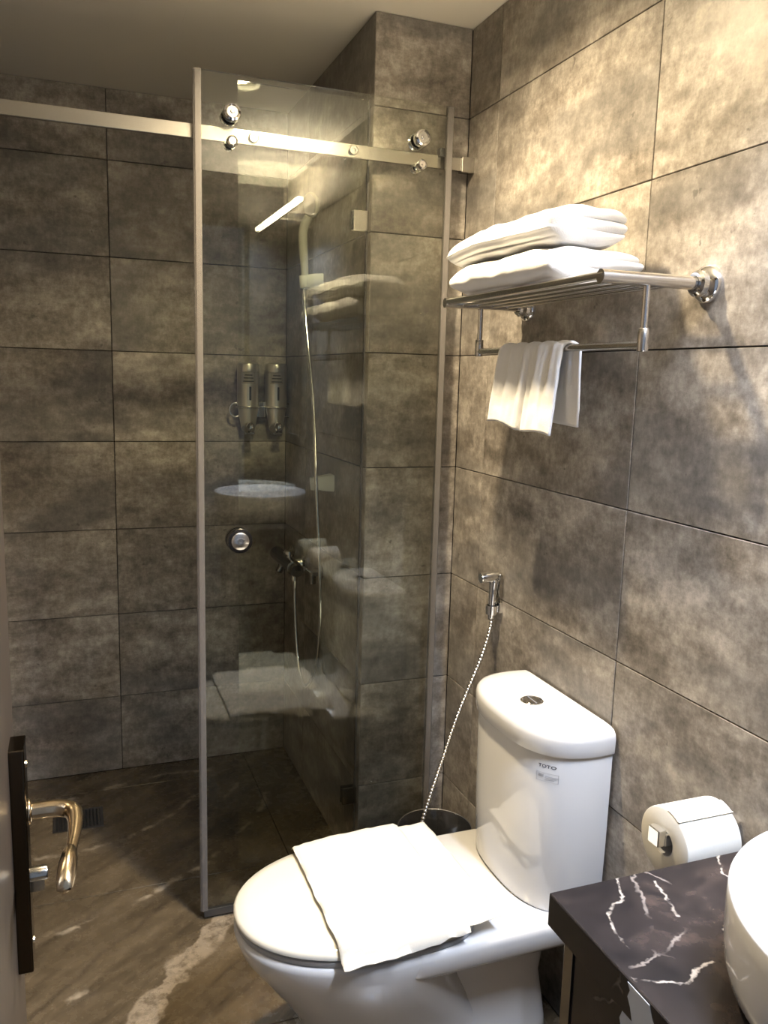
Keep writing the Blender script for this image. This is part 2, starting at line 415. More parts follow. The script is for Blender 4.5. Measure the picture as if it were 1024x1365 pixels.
r.lathe((-1.0485, -1.118, .922), (1, 0, 0), [(0, .0145), (.003, .0145), (.005, .0105)], 24)
hl = dobj('lever', r, 'brass', smooth=True)
# leaf-shaped flared tip of the lever
r = Rel(DO); ring = []
for i in range(9):
    t = i/8; y = -1.198-.050*t; wv = .0055+.0075*m.sin(PI*(.12+.86*t))**.8
    if i == 8: wv = .002
    c = Vector((-1.0045-.006*t, y, .911-.010*t)); tk = .0060+.0035*m.sin(PI*min(1, .1+.8*t))
    ring.append([c+Vector((tk*m.cos(a), .25*wv*m.sin(a), wv*m.sin(a))) for a in [2*PI*j/16 for j in range(16)]])
r.loft(ring); dobj('lever_tip', r, 'brass', smooth=True)
r = Rel(DO); r.lathe((-1.049, -1.119, .846), (1, 0, 0), [(0, .0085), (.017, .0085), (.019, .0075)], 24); r.box((-1.049, -1.1235, .826), (-1.034, -1.1145, .846), .002)
dobj('lock_cylinder', r, 'steel', autosmooth=40)

# ---------------------------------------------------------------- shower screen
BZ = 1.952
sr = thing('sliding_rail', 'brushed steel sliding rail across the top of the shower, fixed to the right wall', 'rail', (-.6, -.028, BZ))
o_ = (-.6, -.028, BZ)
r = Rel(o_); r.box((XL+.0005, -.035, BZ-.0155), (-.004, -.024, BZ+.0155), .001); obj('rail_bar', r.bm, 'steel', sr)
r = Rel(o_); r.box((-.035, -.040, BZ-.019), (-.0003, -.018, BZ+.019), .0015); obj('end_bracket', r.bm, 'steel', sr)
r = Rel(o_); r.box((XL+.0005, -.040, BZ-.019), (XL+.035, -.018, BZ+.019), .0015); obj('end_bracket', r.bm, 'steel', sr)
r = Rel(o_); r.box((-.098, -.044, BZ+.012), (-.083, -.022, BZ+.032), .002); obj('stopper', r.bm, 'black', sr)
for x in (-.570, -.326):
    r = Rel(o_); r.lathe((x, -.0345, BZ), (0, -1, 0), [(0, .0115), (.007, .0115), (.0085, .0095), (.0085, .005), (.006, .004), (.006, 0)], 24)
    r.tube([(x, -.024, BZ), (x, .026, BZ)], .008, 16)
    obj('rail_bolt', r.bm, 'chrome', sr, autosmooth=35)
# sliding pane
sd = thing('sliding_shower_door', 'frameless clear glass sliding shower door hanging on rollers in front of the rail', 'shower door', (-.39, -.055, 0))
o_ = (-.39, -.055, 0)
GX0, GX1, GZ0, GZ1 = -.698, -.083, .024, 2.078
r = Rel(o_); r.box((GX0, -.059, GZ0), (GX1, -.051, GZ1)); obj('glass_pane', r.bm, 'glass', sd, label='large clear greenish glass pane')
for x0, x1, nm in ((GX0-.009, GX0+.005, 'edge_seal'), (GX1-.005, GX1+.009, 'edge_seal')):
    r = Rel(o_)
    r.box((x0, -.0625, GZ0), (x1, -.0592, GZ1), .0006); r.box((x0, -.0508, GZ0), (x1, -.0475, GZ1), .0006)
    xe = x0 if x0 < -.5 else x1
    r.tube([(xe, -.055, GZ0), (xe, -.055, GZ1)], .0045, 10)
    obj(nm, r.bm, 'seal', sd)
r = Rel(o_); r.box((GX0-.004, -.0605, .006), (GX1, -.0495, .026), .001); obj('bottom_seal', r.bm, 'dark_grey', sd)
def roller(x, z, R):
    r = Rel(o_)
    r.lathe((x, -.059, z), (0, -1, 0), [(0, R*.9), (.004, R), (.016, R), (.020, R*.92), (.022, R*.72), (.020, R*.6), (.020, R*.25), (.023, R*.18), (.023, 0)], 32)
    r.tube([(x, -.052, z), (x, -.046, z)], R*.5, 16)
    r.lathe((x, -.046, z), (0, 1, 0), [(0, R), (.003, R), (.005, R*.82), (.016, R*.82), (.018, R), (.024, R)], 32)
    obj('roller', r.bm, 'chrome', sd, autosmooth=35)
for x in (-.626, -.160):
    roller(x, 1.992, .0205); roller(x, 1.930, .0125)
r = Rel(o_); r.lathe((-.609, -.059, 1.007), (0, -1, 0), [(0, .031), (.012, .031), (.016, .0295), (.016, .0225)], 40, False)
r.lathe((-.609, -.051, 1.007), (0, 1, 0), [(0, .031), (.012, .031), (.016, .0295), (.016, 0)], 40, False); kn = obj('door_knob', r.bm, 'dark_chrome', sd, autosmooth=35)
r = Rel(o_); r.lathe((-.609, -.0750, 1.007), (0, -1, 0), [(0, .0225), (.0025, .0215), (.0035, .0205), (.0022, .004), (.0022, 0)], 40); k_ = obj('knob_face', r.bm, 'knob_face', kn, smooth=True, label='spun steel centre')
# fixed pane
fp = thing('fixed_shower_panel', 'fixed clear glass panel behind the rail, clamped to the tiled pier', 'shower panel', (-.43, .03, 0))
o_ = (-.43, .03, 0)
r = Rel(o_); r.box((-.5935, .026, .004), (-.2655, .034, 2.093)); obj('glass_pane', r.bm, 'glass', fp)
r = Rel(o_); r.box((-.2655, .024, .004), (-.2625, .036, 2.093)); obj('edge_seal', r.bm, 'seal', fp)
for z, mt in ((1.803, 'steel'), (.238, 'dark_chrome')):
    r = Rel(o_); r.box((-.303, .018, z-.024), (-.2625, .0255, z+.024), .001); r.box((-.303, .0345, z-.024), (-.2625, .042, z+.024), .001)
    obj('glass_clamp', r.bm, mt, fp)

# ---------------------------------------------------------------- soap dispensers on the back wall
br = thing('dispenser_bracket', 'chrome double ring bracket on the back shower wall', 'bracket', (-.36, D, 1.29))
o_ = (-.36, D, 1.29); cy = D-.052
r = Rel(o_)
r.box((-.374, D-.040, 1.262), (-.346, D-.0005, 1.316), .003); obj('mount_block', r.bm, 'chrome', br)
for cx in (-.409, -.311):
    r = Rel(o_); r.tube([(cx+.0415*m.cos(a), cy+.0415*m.sin(a), 1.298) for a in [2*PI*i/32 for i in range(32)]], .0035, 8, closed=True)
    r.tube([(cx+.0415*(1 if cx < -.36 else -1), cy, 1.298), (-.36+.01*(-1 if cx < -.36 else 1), D-.035, 1.298)], .003, 8)
    obj('holder_ring', r.bm, 'chrome', br, smooth=True)
r = Rel(o_); r.tube([(-.452+.024*m.cos(a)*.8, D-.045, 1.287+.024*m.sin(a)) for a in [2*PI*i/28 for i in range(28)]], .004, 8, closed=True)
obj('side_loop', r.bm, 'chrome', br, smooth=True)
r = Rel(o_); r.tube([(-.268+.024*m.cos(a)*.6, D-.045, 1.287+.024*m.sin(a)) for a in [2*PI*i/28 for i in range(28)]], .003, 8, closed=True)
obj('side_loop', r.bm, 'dark_chrome', br, smooth=True)
for cx, lab in ((-.409, 'steel wall soap dispenser, left of the pair'), (-.311, 'steel wall soap dispenser, right of the pair, next to the pier corner')):
    t = thing('soap_dispenser', lab, 'soap dispenser', (cx, cy, 1.21), 'soap dispensers in the shower'); o_ = (cx, cy, 1.21)
    r = Rel(o_); r.lathe((cx, cy, 1.298), (0, 0, 1), [(0, .0365), (.001, .0375), (.120, .0375), (.1215, .036)], 36); obj('bottle', r.bm, 'satin', t, autosmooth=35)
    r = Rel(o_); r.lathe((cx, cy, 1.4195), (0, 0, 1), [(0, .0375), (.018, .0375), (.026, .035), (.030, .026), (.031, 0)], 36); obj('lid', r.bm, 'satin', t, autosmooth=35)
    # slanting lower body cut off like a pipe
    r = Rel(o_); rings = []
    for i in range(9):
        q = i/8; rr = .0365-.012*q; z = 1.2965-.070*q
        rings.append([(cx+rr*m.cos(a), cy-.004*q+rr*m.sin(a), z+(.018*q*q*(-m.sin(a)))) for a in [2*PI*j/32 for j in range(32)]])
    r.loft(rings); lb = obj('lower_body', r.bm, 'satin', t, autosmooth=50)
    r = Rel(o_); r.lathe((cx, cy-.030, 1.236), (0, -1, -.35), [(0, .0125), (.005, .0125), (.006, .0105), (.003, .008), (.003, 0)], 24); obj('push_button', r.bm, 'chrome', t, smooth=True)
    r = Rel(o_); r.tube([(cx, cy-.015, 1.226), (cx, cy-.022, 1.214)], .006, 12); r.box((cx-.016, cy-.035, 1.205), (cx+.016, cy-.008, 1.211), .002); obj('spout', r.bm, 'chrome', t)
    r = Rel(o_); r.box((cx-.0035, cy-.0385, 1.322), (cx+.0035, cy-.036, 1.368), .001); obj('level_window', r.bm, 'black', t)
    def curved(rr, a0, a1, z0, z1, th=.0006, n=8):
        q = Rel(o_); A = []
        for i in range(n+1):
            a = a0+(a1-a0)*i/n; A.append((m.cos(a), m.sin(a)))
        ro = rr+th
        for (c0, s0), (c1, s1) in zip(A[:-1], A[1:]):
            vs = [q.bm.verts.new(Vector(p)-q.o) for p in ((cx+ro*c0, cy+ro*s0, z0), (cx+ro*c1, cy+ro*s1, z0), (cx+ro*c1, cy+ro*s1, z1), (cx+ro*c0, cy+ro*s0, z1), (cx+rr*c0, cy+rr*s0, z0), (cx+rr*c1, cy+rr*s1, z0), (cx+rr*c1, cy+rr*s1, z1), (cx+rr*c0, cy+rr*s0, z1))]
            for f in ((0, 1, 2, 3), (4, 7, 6, 5), (0, 4, 5, 1), (3, 2, 6, 7), (1, 5, 6, 2), (0, 3, 7, 4)): q.bm.faces.new([vs[i] for i in f])
        return q
    ac = -PI/2-.25+.10
    q = curved(.0376, ac-.62, ac+.62, 1.378, 1.418); lb = obj('label_plate', q.bm, 'label_silver', t)
    for zz, hw in ((1.407, .34), (1.397, .44), (1.386, .50)):
        q = curved(.0382, ac-hw, ac+hw, zz-.0017, zz+.0017, .0003); obj('print_line', q.bm, 'label_print' if zz > 1.39 else 'dark_grey', lb)

# ---------------------------------------------------------------- hand shower, holders, hose, mixer
HX = -W
def holder(y, z, lab, h=.05):
    t = thing('shower_holder', lab, 'shower holder', (HX, y, z), 'white shower holders on the pier'); o_ = (HX, y, z)
    r = Rel(o_)
    ring = []
    for x, hh, dy in ((-.0002, h/2, .022), (-.030, h/2*.9, .020), (-.052, h/2*.72, .016)):
        ring.append([(HX+x, y-dy, z-hh), (HX+x, y+dy, z-hh), (HX+x, y+dy, z+hh*(1 if x > -.03 else .9)), (HX+x, y-dy, z+hh)])
    r.loft(ring); bmesh.ops.bevel(r.bm, geom=r.bm.edges[:], offset=.002, segments=2, affect='EDGES'); obj('wall_block', r.bm, 'white_plastic', t)
    r = Rel(o_); r.lathe((HX-.0535, y, z-.020), (-.05, 0, 1), [(0, .0135), (.036, .0155), (.036, .0112), (0, .0105), (0, .0135)], 20, False); obj('cradle', r.bm, 'white_plastic', t, autosmooth=40)
holder(.44, 1.690, 'white upper wall holder carrying the hand shower on the pier')
holder(.295, 1.098, 'white lower wall holder, empty, lower on the pier')
hs = thing('hand_shower', 'pale plastic hand shower standing in the upper white holder', 'shower head', (-.315, .44, 1.70)); o_ = (-.315, .44, 1.70)
r = Rel(o_); pts = catmull([(-.3155, .44, 1.672), (-.316, .438, 1.72), (-.323, .43, 1.78), (-.326, .42, 1.835), (-.314, .405, 1.872)], 6)
r.tube(pts, [.0095+.004*min(1, i/12) for i in range(len(pts))], 16); obj('handle', r.bm, 'grey_plastic', hs, smooth=True)
r = Rel(o_); nrm = Vector((-.90, -.30, -.16)).normalized(); hc = Vector((-.307, .392, 1.902))
r.lathe(hc, nrm, [(-.014, 0), (-.012, .018), (-.005, .031), (.003, .036), (.008, .036), (.010, .032), (.009, .0)], 32, False)
sh = obj('head', r.bm, 'grey_plastic', hs, smooth=True)
r = Rel(o_); r.lathe(hc+nrm*.0095, nrm, [(0, .030), (.002, .029), (.002, 0)], 28); obj('spray_face', r.bm, 'label_grey', hs)
hose = Rel((-.31, .44, 1.2))
hp_ = catmull([(-.3155, .44, 1.674), (-.315, .425, 1.58), (-.312, .335, 1.32), (-.322, .262, 1.11), (-.318, .235, .90), (-.312, .232, .72), (-.312, .26, .56), (-.315, .36, .445), (-.315, .45, .46), (-.313, .505, .56), (-.313, .528, .68), (-.313, .53, .755)], 12)
hose.tube(hp_, .0056, 10)
tag(obj('shower_hose', hose.bm, 'chrome', smooth=True, loc=(-.31, .44, 1.2)), 'thin chrome shower hose looping from the hand shower down to the mixer', 'shower hose')
mx_ = thing('shower_mixer', 'dark reflective chrome mixer tap on the side of the pier', 'mixer tap', (-W, .65, .785)); o_ = (-W, .65, .785)
r = Rel(o_); r.lathe((-.315, .53, .785), (0, 1, 0), [(0, .021), (.002, .024), (.25, .024), (.252, .022)], 28); obj('body', r.bm, 'dark_chrome', mx_, autosmooth=40)
for y, nm in ((.60, 'wall_flange'), (.75, 'wall_flange')):
    r = Rel(o_); r.lathe((-W-.0002, y, .785), (-1, 0, 0), [(0, .030), (.006, .030), (.012, .020), (.042, .014)], 28); obj(nm, r.bm, 'chrome', mx_, autosmooth=40)
r = Rel(o_); r.lathe((-.315, .526, .785), (0, -1, 0), [(0, .0205), (.028, .0225), (.034, .020), (.034, 0)], 28); obj('end_knob', r.bm, 'dark_chrome', mx_, autosmooth=40)
r = Rel(o_); r.lathe((-.315, .60, .805), (0, 0, 1), [(0, .010), (.014, .010), (.015, .018), (.024, .018), (.026, .015), (.026, 0)], 24); obj('diverter_knob', r.bm, 'chrome', mx_, autosmooth=40)
r = Rel(o_); r.tube([(-.315, .53, .77), (-.315, .53, .745)], .010, 16); obj('hose_outlet', r.bm, 'chrome', mx_)
r = Rel(o_); pts = catmull([(-.315, .70, .780), (-.318, .70, .755), (-.328, .70, .735)], 5); r.tube(pts, .012, 16); obj('spout', r.bm, 'dark_chrome', mx_, smooth=True)
tp = thing('angle_tap', 'small chrome angle tap beside the mixer on the pier', 'tap', (-W, .40, .80)); o_ = (-W, .40, .80)
r = Rel(o_); r.lathe((-W-.0002, .40, .80), (-1, 0, 0), [(0, .024), (.005, .024), (.009, .013), (.030, .012)], 24); r.tube([(-.29, .40, .805), (-.29, .40, .765)], .011, 16); obj('body', r.bm, 'dark_chrome', tp, autosmooth=40)
r = Rel(o_); r.box((-.305, .375, .805), (-.275, .44, .812), .002); r.tube([(-.29, .40, .80), (-.29, .40, .808)], .008, 12); obj('tap_lever', r.bm, 'chrome', tp)

# ---------------------------------------------------------------- floor drain
fd = thing('floor_drain', 'dark square metal drain grate in the shower floor beside the door handle', 'drain', (-1.005, .557, 0)); o_ = (-1.005, .557, 0)
r = Rel(o_)
for a, b in (((-1.08, .495, 0), (-.93, .505, .003)), ((-1.08, .61, 0), (-.93, .62, .003)), ((-1.08, .505, 0), (-1.07, .61, .003)), ((-.94, .505, 0), (-.93, .61, .003))): r.box(a, b, .0005)
obj('frame', r.bm, 'dark_chrome', fd)
r = Rel(o_); r.box((-1.07, .505, .0002), (-.94, .61, .0008)); obj('well', r.bm, 'black', fd)
for i in range(12):
    x = -1.064+i*.0107; r = Rel(o_); r.box((x, .505, .0008), (x+.005, .61, .0026)); obj('slat', r.bm, 'dark_chrome', fd)

# ---------------------------------------------------------------- towel rack on the right wall
RY0, RY1, RZ, RX = -.930, -.352, 1.577, -.207
tr_ = thing('towel_rack', 'steel wall rack with a rod shelf and a lower towel bar', 'towel rack', (0, -.64, RZ)); o_ = (0, -.64, RZ)
for y in (RY0, RY1):
    r = Rel(o_); r.lathe((-.0003, y, RZ), (-1, 0, 0), [(0, .031), (.006, .031), (.010, .029), (.014, .024), (.016, .021), (.026, .021), (.030, .017), (.030, .0115)], 36, False); obj('wall_flange', r.bm, 'chrome', tr_, autosmooth=40)
    r = Rel(o_); r.tube([(-.024, y, RZ), (RX-.004, y, RZ)], .0108, 20); obj('arm', r.bm, 'rack_steel', tr_, autosmooth=40)
for i in range(5):
    x = [-.205, -.168, -.131, -.094, -.057][i]
    r = Rel(o_); rr = .0068 if i == 0 else .005; z = RZ+.002 if i == 0 else RZ-.001
    r.tube([(x, RY0-.006 if i == 0 else RY0+.004, z), (x, RY1+.006 if i == 0 else RY1-.004, z)], rr, 14); obj('shelf_rod', r.bm, 'rack_steel', tr_, autosmooth=40)
for y in (RY0, RY1):
    r = Rel(o_); r.tube([(-.122, y, RZ-.006), (-.122, y, 1.49)], .0058, 14); obj('post', r.bm, 'rack_steel', tr_, autosmooth=40)
    r = Rel(o_); r.lathe((-.122, y, 1.464), (0, 0, 1), [(0, .0085), (.001, .0092), (.036, .0092), (.037, .0085)], 20); obj('bar_socket', r.bm, 'rack_steel', tr_, autosmooth=40)
r = Rel(o_); r.tube([(-.122, RY0+.004, 1.475), (-.122, RY1-.004, 1.475)], .0068, 14); obj('towel_bar', r.bm, 'rack_steel', tr_, autosmooth=40)

# folded towels: one rounded bundle each, its open end showing the folded layers
def bundle(name, x0, x1, y0, y1, z0, z1, seed, label, layers=3, top_slope=0., sag=0., kx=4.5, group=None, step=None):
    c = Vector(((x0+x1)/2, (y0+y1)/2, (z0+z1)/2)); h = Vector((abs(x1-x0)/2, abs(y1-y0)/2, abs(z1-z0)/2))
    bm = bmesh.new(); bmesh.ops.create_cube(bm, size=2.); bmesh.ops.subdivide_edges(bm, edges=bm.edges[:], cuts=47, use_grid_fill=True)
    for v in bm.verts:
        p = v.co.copy()
        # rounded box: superellipsoid-like
        n = (abs(p.x)**kx+abs(p.z)**3.0)**(1/kx) if False else 1
        q = Vector((p.x, p.y, p.z))
        rx = (1-abs(p.z)**3*.0)
        # round front/back (x) over z
        q.x = p.x*(1-.20*abs(p.z)**2.6-.07*abs(p.y)**8); q.y = p.y*(1-(.10 if p.y > 0 else .04)*abs(p.z)**3.-.05*abs(p.x)**6)
        q.z = p.z*(1-.10*abs(p.x)**6-.22*max(0., p.y)**8-.06*max(0., -p.y)**8)
        w = Vector((q.x*h.x, q.y*h.y, q.z*h.z))
        # layer grooves on the near (-y) end and, weaker, on the back
        u = (p.z+1)/2*layers
        gro = abs(m.sin(PI*u))**.45
        e = max(0., -p.y)**14*min(1., max(0., (p.x+.35)/.9))
        w.y += (1-gro)*.016*e
        w.y += e*.012*mnoise.noise(Vector((int(u)*3.1+seed, 0, 7.7)))
        ef = max(0., -p.x)**20
        nn = mnoise.noise(Vector((w.x*9, w.y*9, w.z*12))+Vector((seed, 0, 0)))
        n2 = mnoise.noise(Vector((w.x*26, w.y*22, w.z*34))+Vector((0, seed, 0)))
        dirn = Vector((p.x**5, p.y**5, p.z**5)); 
        if dirn.length: dirn.normalize()
        w += dirn*(nn*.009+n2*.0035)
        # one soft crease along the front for the fold
        if step: 
            a, b = step
            w.x += ef*(-.004)*m.exp(-((p.z-a-.15*p.y)/.10)**2) + ef*.011*m.exp(-((p.z-b-.12*p.y)/.07)**2)*(.6+.4*m.sin(p.y*3+seed))
        w.z += top_slope*p.y*h.z
        w.z -= sag*max(0., p.y)**3
        v.co = w
    o = obj(name, bm, 'towel', smooth=True, loc=c); tag(o, label, 'towel', group)
    return o
TG = 'folded bath towels on the rack shelf'
bundle('folded_towel', -.226, -.022, -.800, -.368, RZ+.0115, 1.645, 3.3, 'lower folded white bath towel lying directly on the rack rods', 3, group=TG)
bundle('folded_towel', -.222, -.050, -.792, -.366, 1.651, 1.713, 8.1, 'upper folded white bath towel on top of the other one', 3, sag=.012, group=TG, step=(-.2, -.72))

# hand towel over the lower bar
def hand_towel():
    org = Vector((-.122, -.6, 1.475)); bm = bmesh.new()
    NU, NV = 60, 60; grid = []
    BR = .0105
    def cross(s):   # s in 0..1 front hem -> over -> back hem ; returns x,z
        Lf, Lb = .150, .135; arc = PI*BR; T = Lf+arc+Lb; d = s*T
        if d < Lf: t = 1-d/Lf; return (-.122-BR-.010*t, 1.475-Lf*t, t, 0)
        if d < Lf+arc:
            a = (d-Lf)/BR; return (-.122-BR*m.cos(a), 1.475+BR*m.sin(a), 0, a/PI)
        t = (d-Lf-arc)/Lb; return (-.122+BR+.002*t, 1.475-Lb*t, t, 1)
    for i in range(NU+1):
        row = []
        for j in range(NV+1):
            u = j/NV; x, z, t, side = cross(i/NU)
            # y range: bunched at the bar, front spreads to the left, back to the right
            a0, a1 = -.478, -.712
            f0, f1 = -.450, -.700; b0, b1 = -.53, -.742
            if side == 0: k = t**.8; ya, yb = a0+(f0-a0)*k, a1+(f1-a1)*k
            elif side == 1: k = t**.8; ya, yb = a0-.035+(b0-a0+.035)*k, a1-.028+(b1-a1+.028)*k
            else: ya, yb = a0-.035*side, a1-.028*side
            y = ya+(yb-ya)*u
            fold = m.sin(u*2*PI*4.5+.6)+.45*m.sin(u*2*PI*9.2+1.)
            amp = (.0042*(1-.85*t)) if side != 1 else .0025
            if side == 0: x -= amp*fold+.006*m.exp(-((u-.80)/.12)**2)*t
            elif side == 1: x += .002*fold*(1-t)
            else:
                x -= amp*fold*(1-side)*.8; z += .0022*fold
            if side == 0:
                # slit-like deep pleat left of centre
                x += .014*m.exp(-((u-.52)/.022)**2)*t**.7
                z += -.016*u*t+.004*m.sin(u*9)*t
            if side == 1: z += -.010*u*t
            x += .0012*mnoise.noise(Vector((y*40, z*40, 2)))
            row.append(bm.verts.new(Vector((x, y, z))-org))
        grid.append(row)
    for i in range(NU):
        for j in range(NV): bm.faces.new((grid[i][j], grid[i][j+1], grid[i+1][j+1], grid[i+1][j]))
    o = obj('hand_towel', bm, 'towel', smooth=True, loc=org)
    md = o.modifiers.new('s', 'SOLIDIFY'); md.thickness = .0045; md.offset = 0
    return tag(o, 'small white hand towel hanging over the lower bar of the rack', 'towel')
hand_towel()

# ---------------------------------------------------------------- toilet
AY = -.605; TZ = .352     # axis, deck height
to = thing('toilet', 'white ceramic close coupled toilet against the right wall', 'toilet', (0, AY, 0)); TO = (0, AY, 0)
def dring(l0, lm, l1, hw, z, n=64, eb=8., ef=2.1, back_hw=None):
    """plan outline: squarish from l0 to lm, then half an ellipse to the tip l1 (l = distance from the wall)"""
    pts = []
    bh = hw if back_hw is None else back_hw
    for i in range(n):
        a = 2*PI*i/n; c, s_ = m.cos(a), m.sin(a)
        if c >= 0:
            l = lm+(l1-lm)*abs(c)**(2/ef); y = hw*abs(s_)**(2/ef)*(1 if s_ >= 0 else -1)
        else:
            q = abs(c)**(2/eb); l = lm-(lm-l0)*q; hh = hw+(bh-hw)*min(1, q); y = hh*abs(s_)**(2/eb)*(1 if s_ >= 0 else -1)
        pts.append((-l, AY+y, z))
    return pts
# bowl with its rear deck
r = Rel(TO)
R = []
for (l0, lm, l1, hw, z, eb) in ((.16, .30, .57, .095, .0005, 4), (.16, .30, .575, .095, .03, 4), (.20, .34, .58, .10, .09, 4), (.24, .40, .605, .122, .15, 3.5), (.27, .43, .645, .150, .21, 3), (.29, .44, .685, .172, .265, 2.6), (.295, .445, .712, .184, .305, 2.6), (.30, .445, .722, .190, .335, 2.6), (.305, .445, .722, .189, .346, 2.6), (.31, .445, .715, .184, .351, 2.6)):
    R.append(dring(l0, lm, l1, hw, z, eb=eb))
r.loft(R)
obj('bowl', r.bm, 'ceramic', to, smooth=True)
r = Rel(TO); R = []
for (l0, l1, hw, z) in ((.012, .43, .166, .285), (.008, .44, .177, .292), (.006, .445, .1860, .305), (.006, .45, .1885, .335), (.008, .45, .1875, .346), (.014, .445, .1815, .352)):
    R.append(dring(l0, .38, l1, hw, z, eb=14., ef=5.))
r.loft(R); obj('deck', r.bm, 'ceramic', to, autosmooth=60)
r = Rel(TO); R = []
for (l0, l1, hw, z) in ((.05, .47, .105, .0005), (.055, .465, .10, .05), (.07, .44, .088, .16), (.06, .44, .095, .24), (.04, .44, .13, .288)):
    R.append(dring(l0, .34, l1, hw, z, eb=7., ef=3.))
r.loft(R); obj('pedestal', r.bm, 'ceramic', to, smooth=True)
# tank
def tring(hw, dep, z, n=64, e=2.7, l0=.006):
    pts = []; hw -= .003; AY = -.602
    for i in range(n+1):
        a = -PI/2+PI*i/n; c, s_ = m.cos(a), m.sin(a)
        l = .035+(dep-.035)*abs(c)**(2/e); y = hw*abs(s_)**(2/e)*(1 if s_ >= 0 else -1)
        pts.append((-l, AY+y, z))
    pts.append((-l0, AY+hw*.985, z)); pts.append((-l0, AY-hw*.985, z))
    return pts
r = Rel(TO); r.loft([tring(.176, .158, .3525), tring(.178, .162, .36), tring(.182, .166, .50), tring(.184, .168, .685), tring(.183, .167, .6885)])
obj('tank', r.bm, 'ceramic', to, autosmooth=50)
r = Rel(TO); r.loft([tring(.1835, .168, .690), tring(.1885, .1735, .691), tring(.190, .175, .694), tring(.191, .176, .722), tring(.189, .174, .732), tring(.183, .168, .739), tring(.172, .157, .7425), tring(.15, .14, .744)])
obj('tank_lid', r.bm, 'ceramic', to, autosmooth=50)
r = Rel(TO); r.lathe((-.094, AY-.008, .7435), (0, 0, 1), [(0, .0245), (.003, .0245), (.0045, .0225), (.0045, .0205), (.003, .020)], 36, False); fb = obj('flush_button', r.bm, 'chrome', to, autosmooth=35)
for s in (-1, 1):
    r = Rel(TO); pts = []
    for i in range(17):
        a = PI*i/16; pts.append((-.094+s*(.0015+.0175*m.sin(a)), AY-.008+.0185*m.cos(a)))
    r.loft([[(x, y, .7440) for x, y in pts], [(x, y, .7475) for x, y in pts], [(-.094+(x+.094)*.9, AY-.008+(y-AY+.008)*.9, .7482) for x, y in pts]]); obj('button_half', r.bm, 'chrome', fb)
# seat ring and lid
r = Rel(TO); r.loft([dring(.262, .445, .716, .184, .3525, eb=4.), dring(.26, .445, .719, .186, .355, eb=4.), dring(.26, .445, .719, .186, .362, eb=4.), dring(.262, .445, .716, .183, .3645, eb=4.)]); obj('seat', r.bm, 'seat_gap', to, autosmooth=50, label='greyish seat ring')
r = Rel(TO); r.loft([dring(.262, .445, .717, .184, .3655, eb=4.), dring(.258, .445, .7225, .189, .3695, eb=4.), dring(.258, .445, .7225, .189, .376, eb=4.), dring(.264, .445, .717, .184, .3815, eb=4.), dring(.29, .445, .695, .163, .3855, eb=4.), dring(.35, .445, .60, .09, .388, eb=4.)]); obj('seat_lid', r.bm, 'ceramic_seat', to, autosmooth=50)
for y in (AY-.075, AY+.075):
    r = Rel(TO); r.box((-.262, y-.022, .3522), (-.228, y+.022, .374), .005, 3); obj('hinge', r.bm, 'ceramic_seat', to)
# writing on the tank
def tank_front(y, off=.0006, dep=.1675, hw=.181, e=2.7):
    q = min(.999, abs((y+.602)/hw)); c = (1-q**e)**(1/e)
    l = .035+(dep-.035)*c
    return -l-off
def wrap_obj(o):
    for v in o.data.vertices:
        y, z, dx = v.co.x, v.co.y, v.co.z
        v.co = Vector((tank_front(y)-dx, y-AY, z))
def text_mesh(s, size):
    cu = bpy.data.curves.new('t', 'FONT'); cu.body = s; cu.size = size; cu.align_x = 'CENTER'; cu.resolution_u = 3; cu.offset = size*.015; cu.space_character = 1.05
    t = bpy.data.objects.new('t', cu); COL.objects.link(t)
    me = bpy.data.meshes.new_from_object(t.evaluated_get(bpy.context.evaluated_depsgraph_get()))
    bpy.data.objects.remove(t); return me
TYC = -.747      # centre of the writing on the tank side
me = text_mesh('TOTO', .0145)
lg = bpy.data.objects.new('maker_name', me); COL.objects.link(lg); lg.parent = to; me.materials.append(M['print'])
for v in me.vertices:
    y = TYC-v.co.x*.66; v.co = Vector((tank_front(y, .0009), y-AY, .663+v.co.y*.62))
def tank_strip(name, y0, y1, z0, z1, mat, off=.0008):
    r = Rel(TO); n = 8
    A = [(y0+(y1-y0)*i/n) for i in range(n+1)]
    for a, b in zip(A[:-1], A[1:]):
        ps = [(tank_front(a, off), a, z0), (tank_front(b, off), b, z0), (tank_front(b, off), b, z1), (tank_front(a, off), a, z1)]
        r.bm.faces.new([r.bm.verts.new(Vector(p)-r.o) for p in ps])
    return obj(name, r.bm, mat, to)
ly0, ly1, lz0, lz1 = TYC+.017, TYC-.017, .634, .652
for a in ((ly0, ly1, lz1-.0007, lz1), (ly0, ly1, lz0, lz0+.0007), (ly0, ly0-.0008, lz0, lz1), (ly1+.0008, ly1, lz0, lz1)): tank_strip('label_border', *a, 'label_grey')
tank_strip('label_print', ly0-.004, ly0-.013, .6455, .6495, 'label_grey', .0009); tank_strip('label_print', ly0-.003, ly0-.013, .6430, .6442, 'label_grey', .0009)
for zz in (.6445, .6415, .6385): tank_strip('label_print', ly0-.015, ly1+.004+(.64-zz), zz, zz+.0012, 'label_grey', .0009)
# faint sticker on the deck
r = Rel(TO)
for a, b in (((-.185, -.762, .3522), (-.150, -.7612, .3524)), ((-.185, -.775, .3522), (-.150, -.7742, .3524)), ((-.185, -.775, .3522), (-.1842, -.7612, .3524)), ((-.1508, -.775, .3522), (-.150, -.7612, .3524)), ((-.178, -.770, .3522), (-.157, -.766, .3524))): r.box(a, b)
obj('deck_sticker', r.bm, 'label_grey', to)

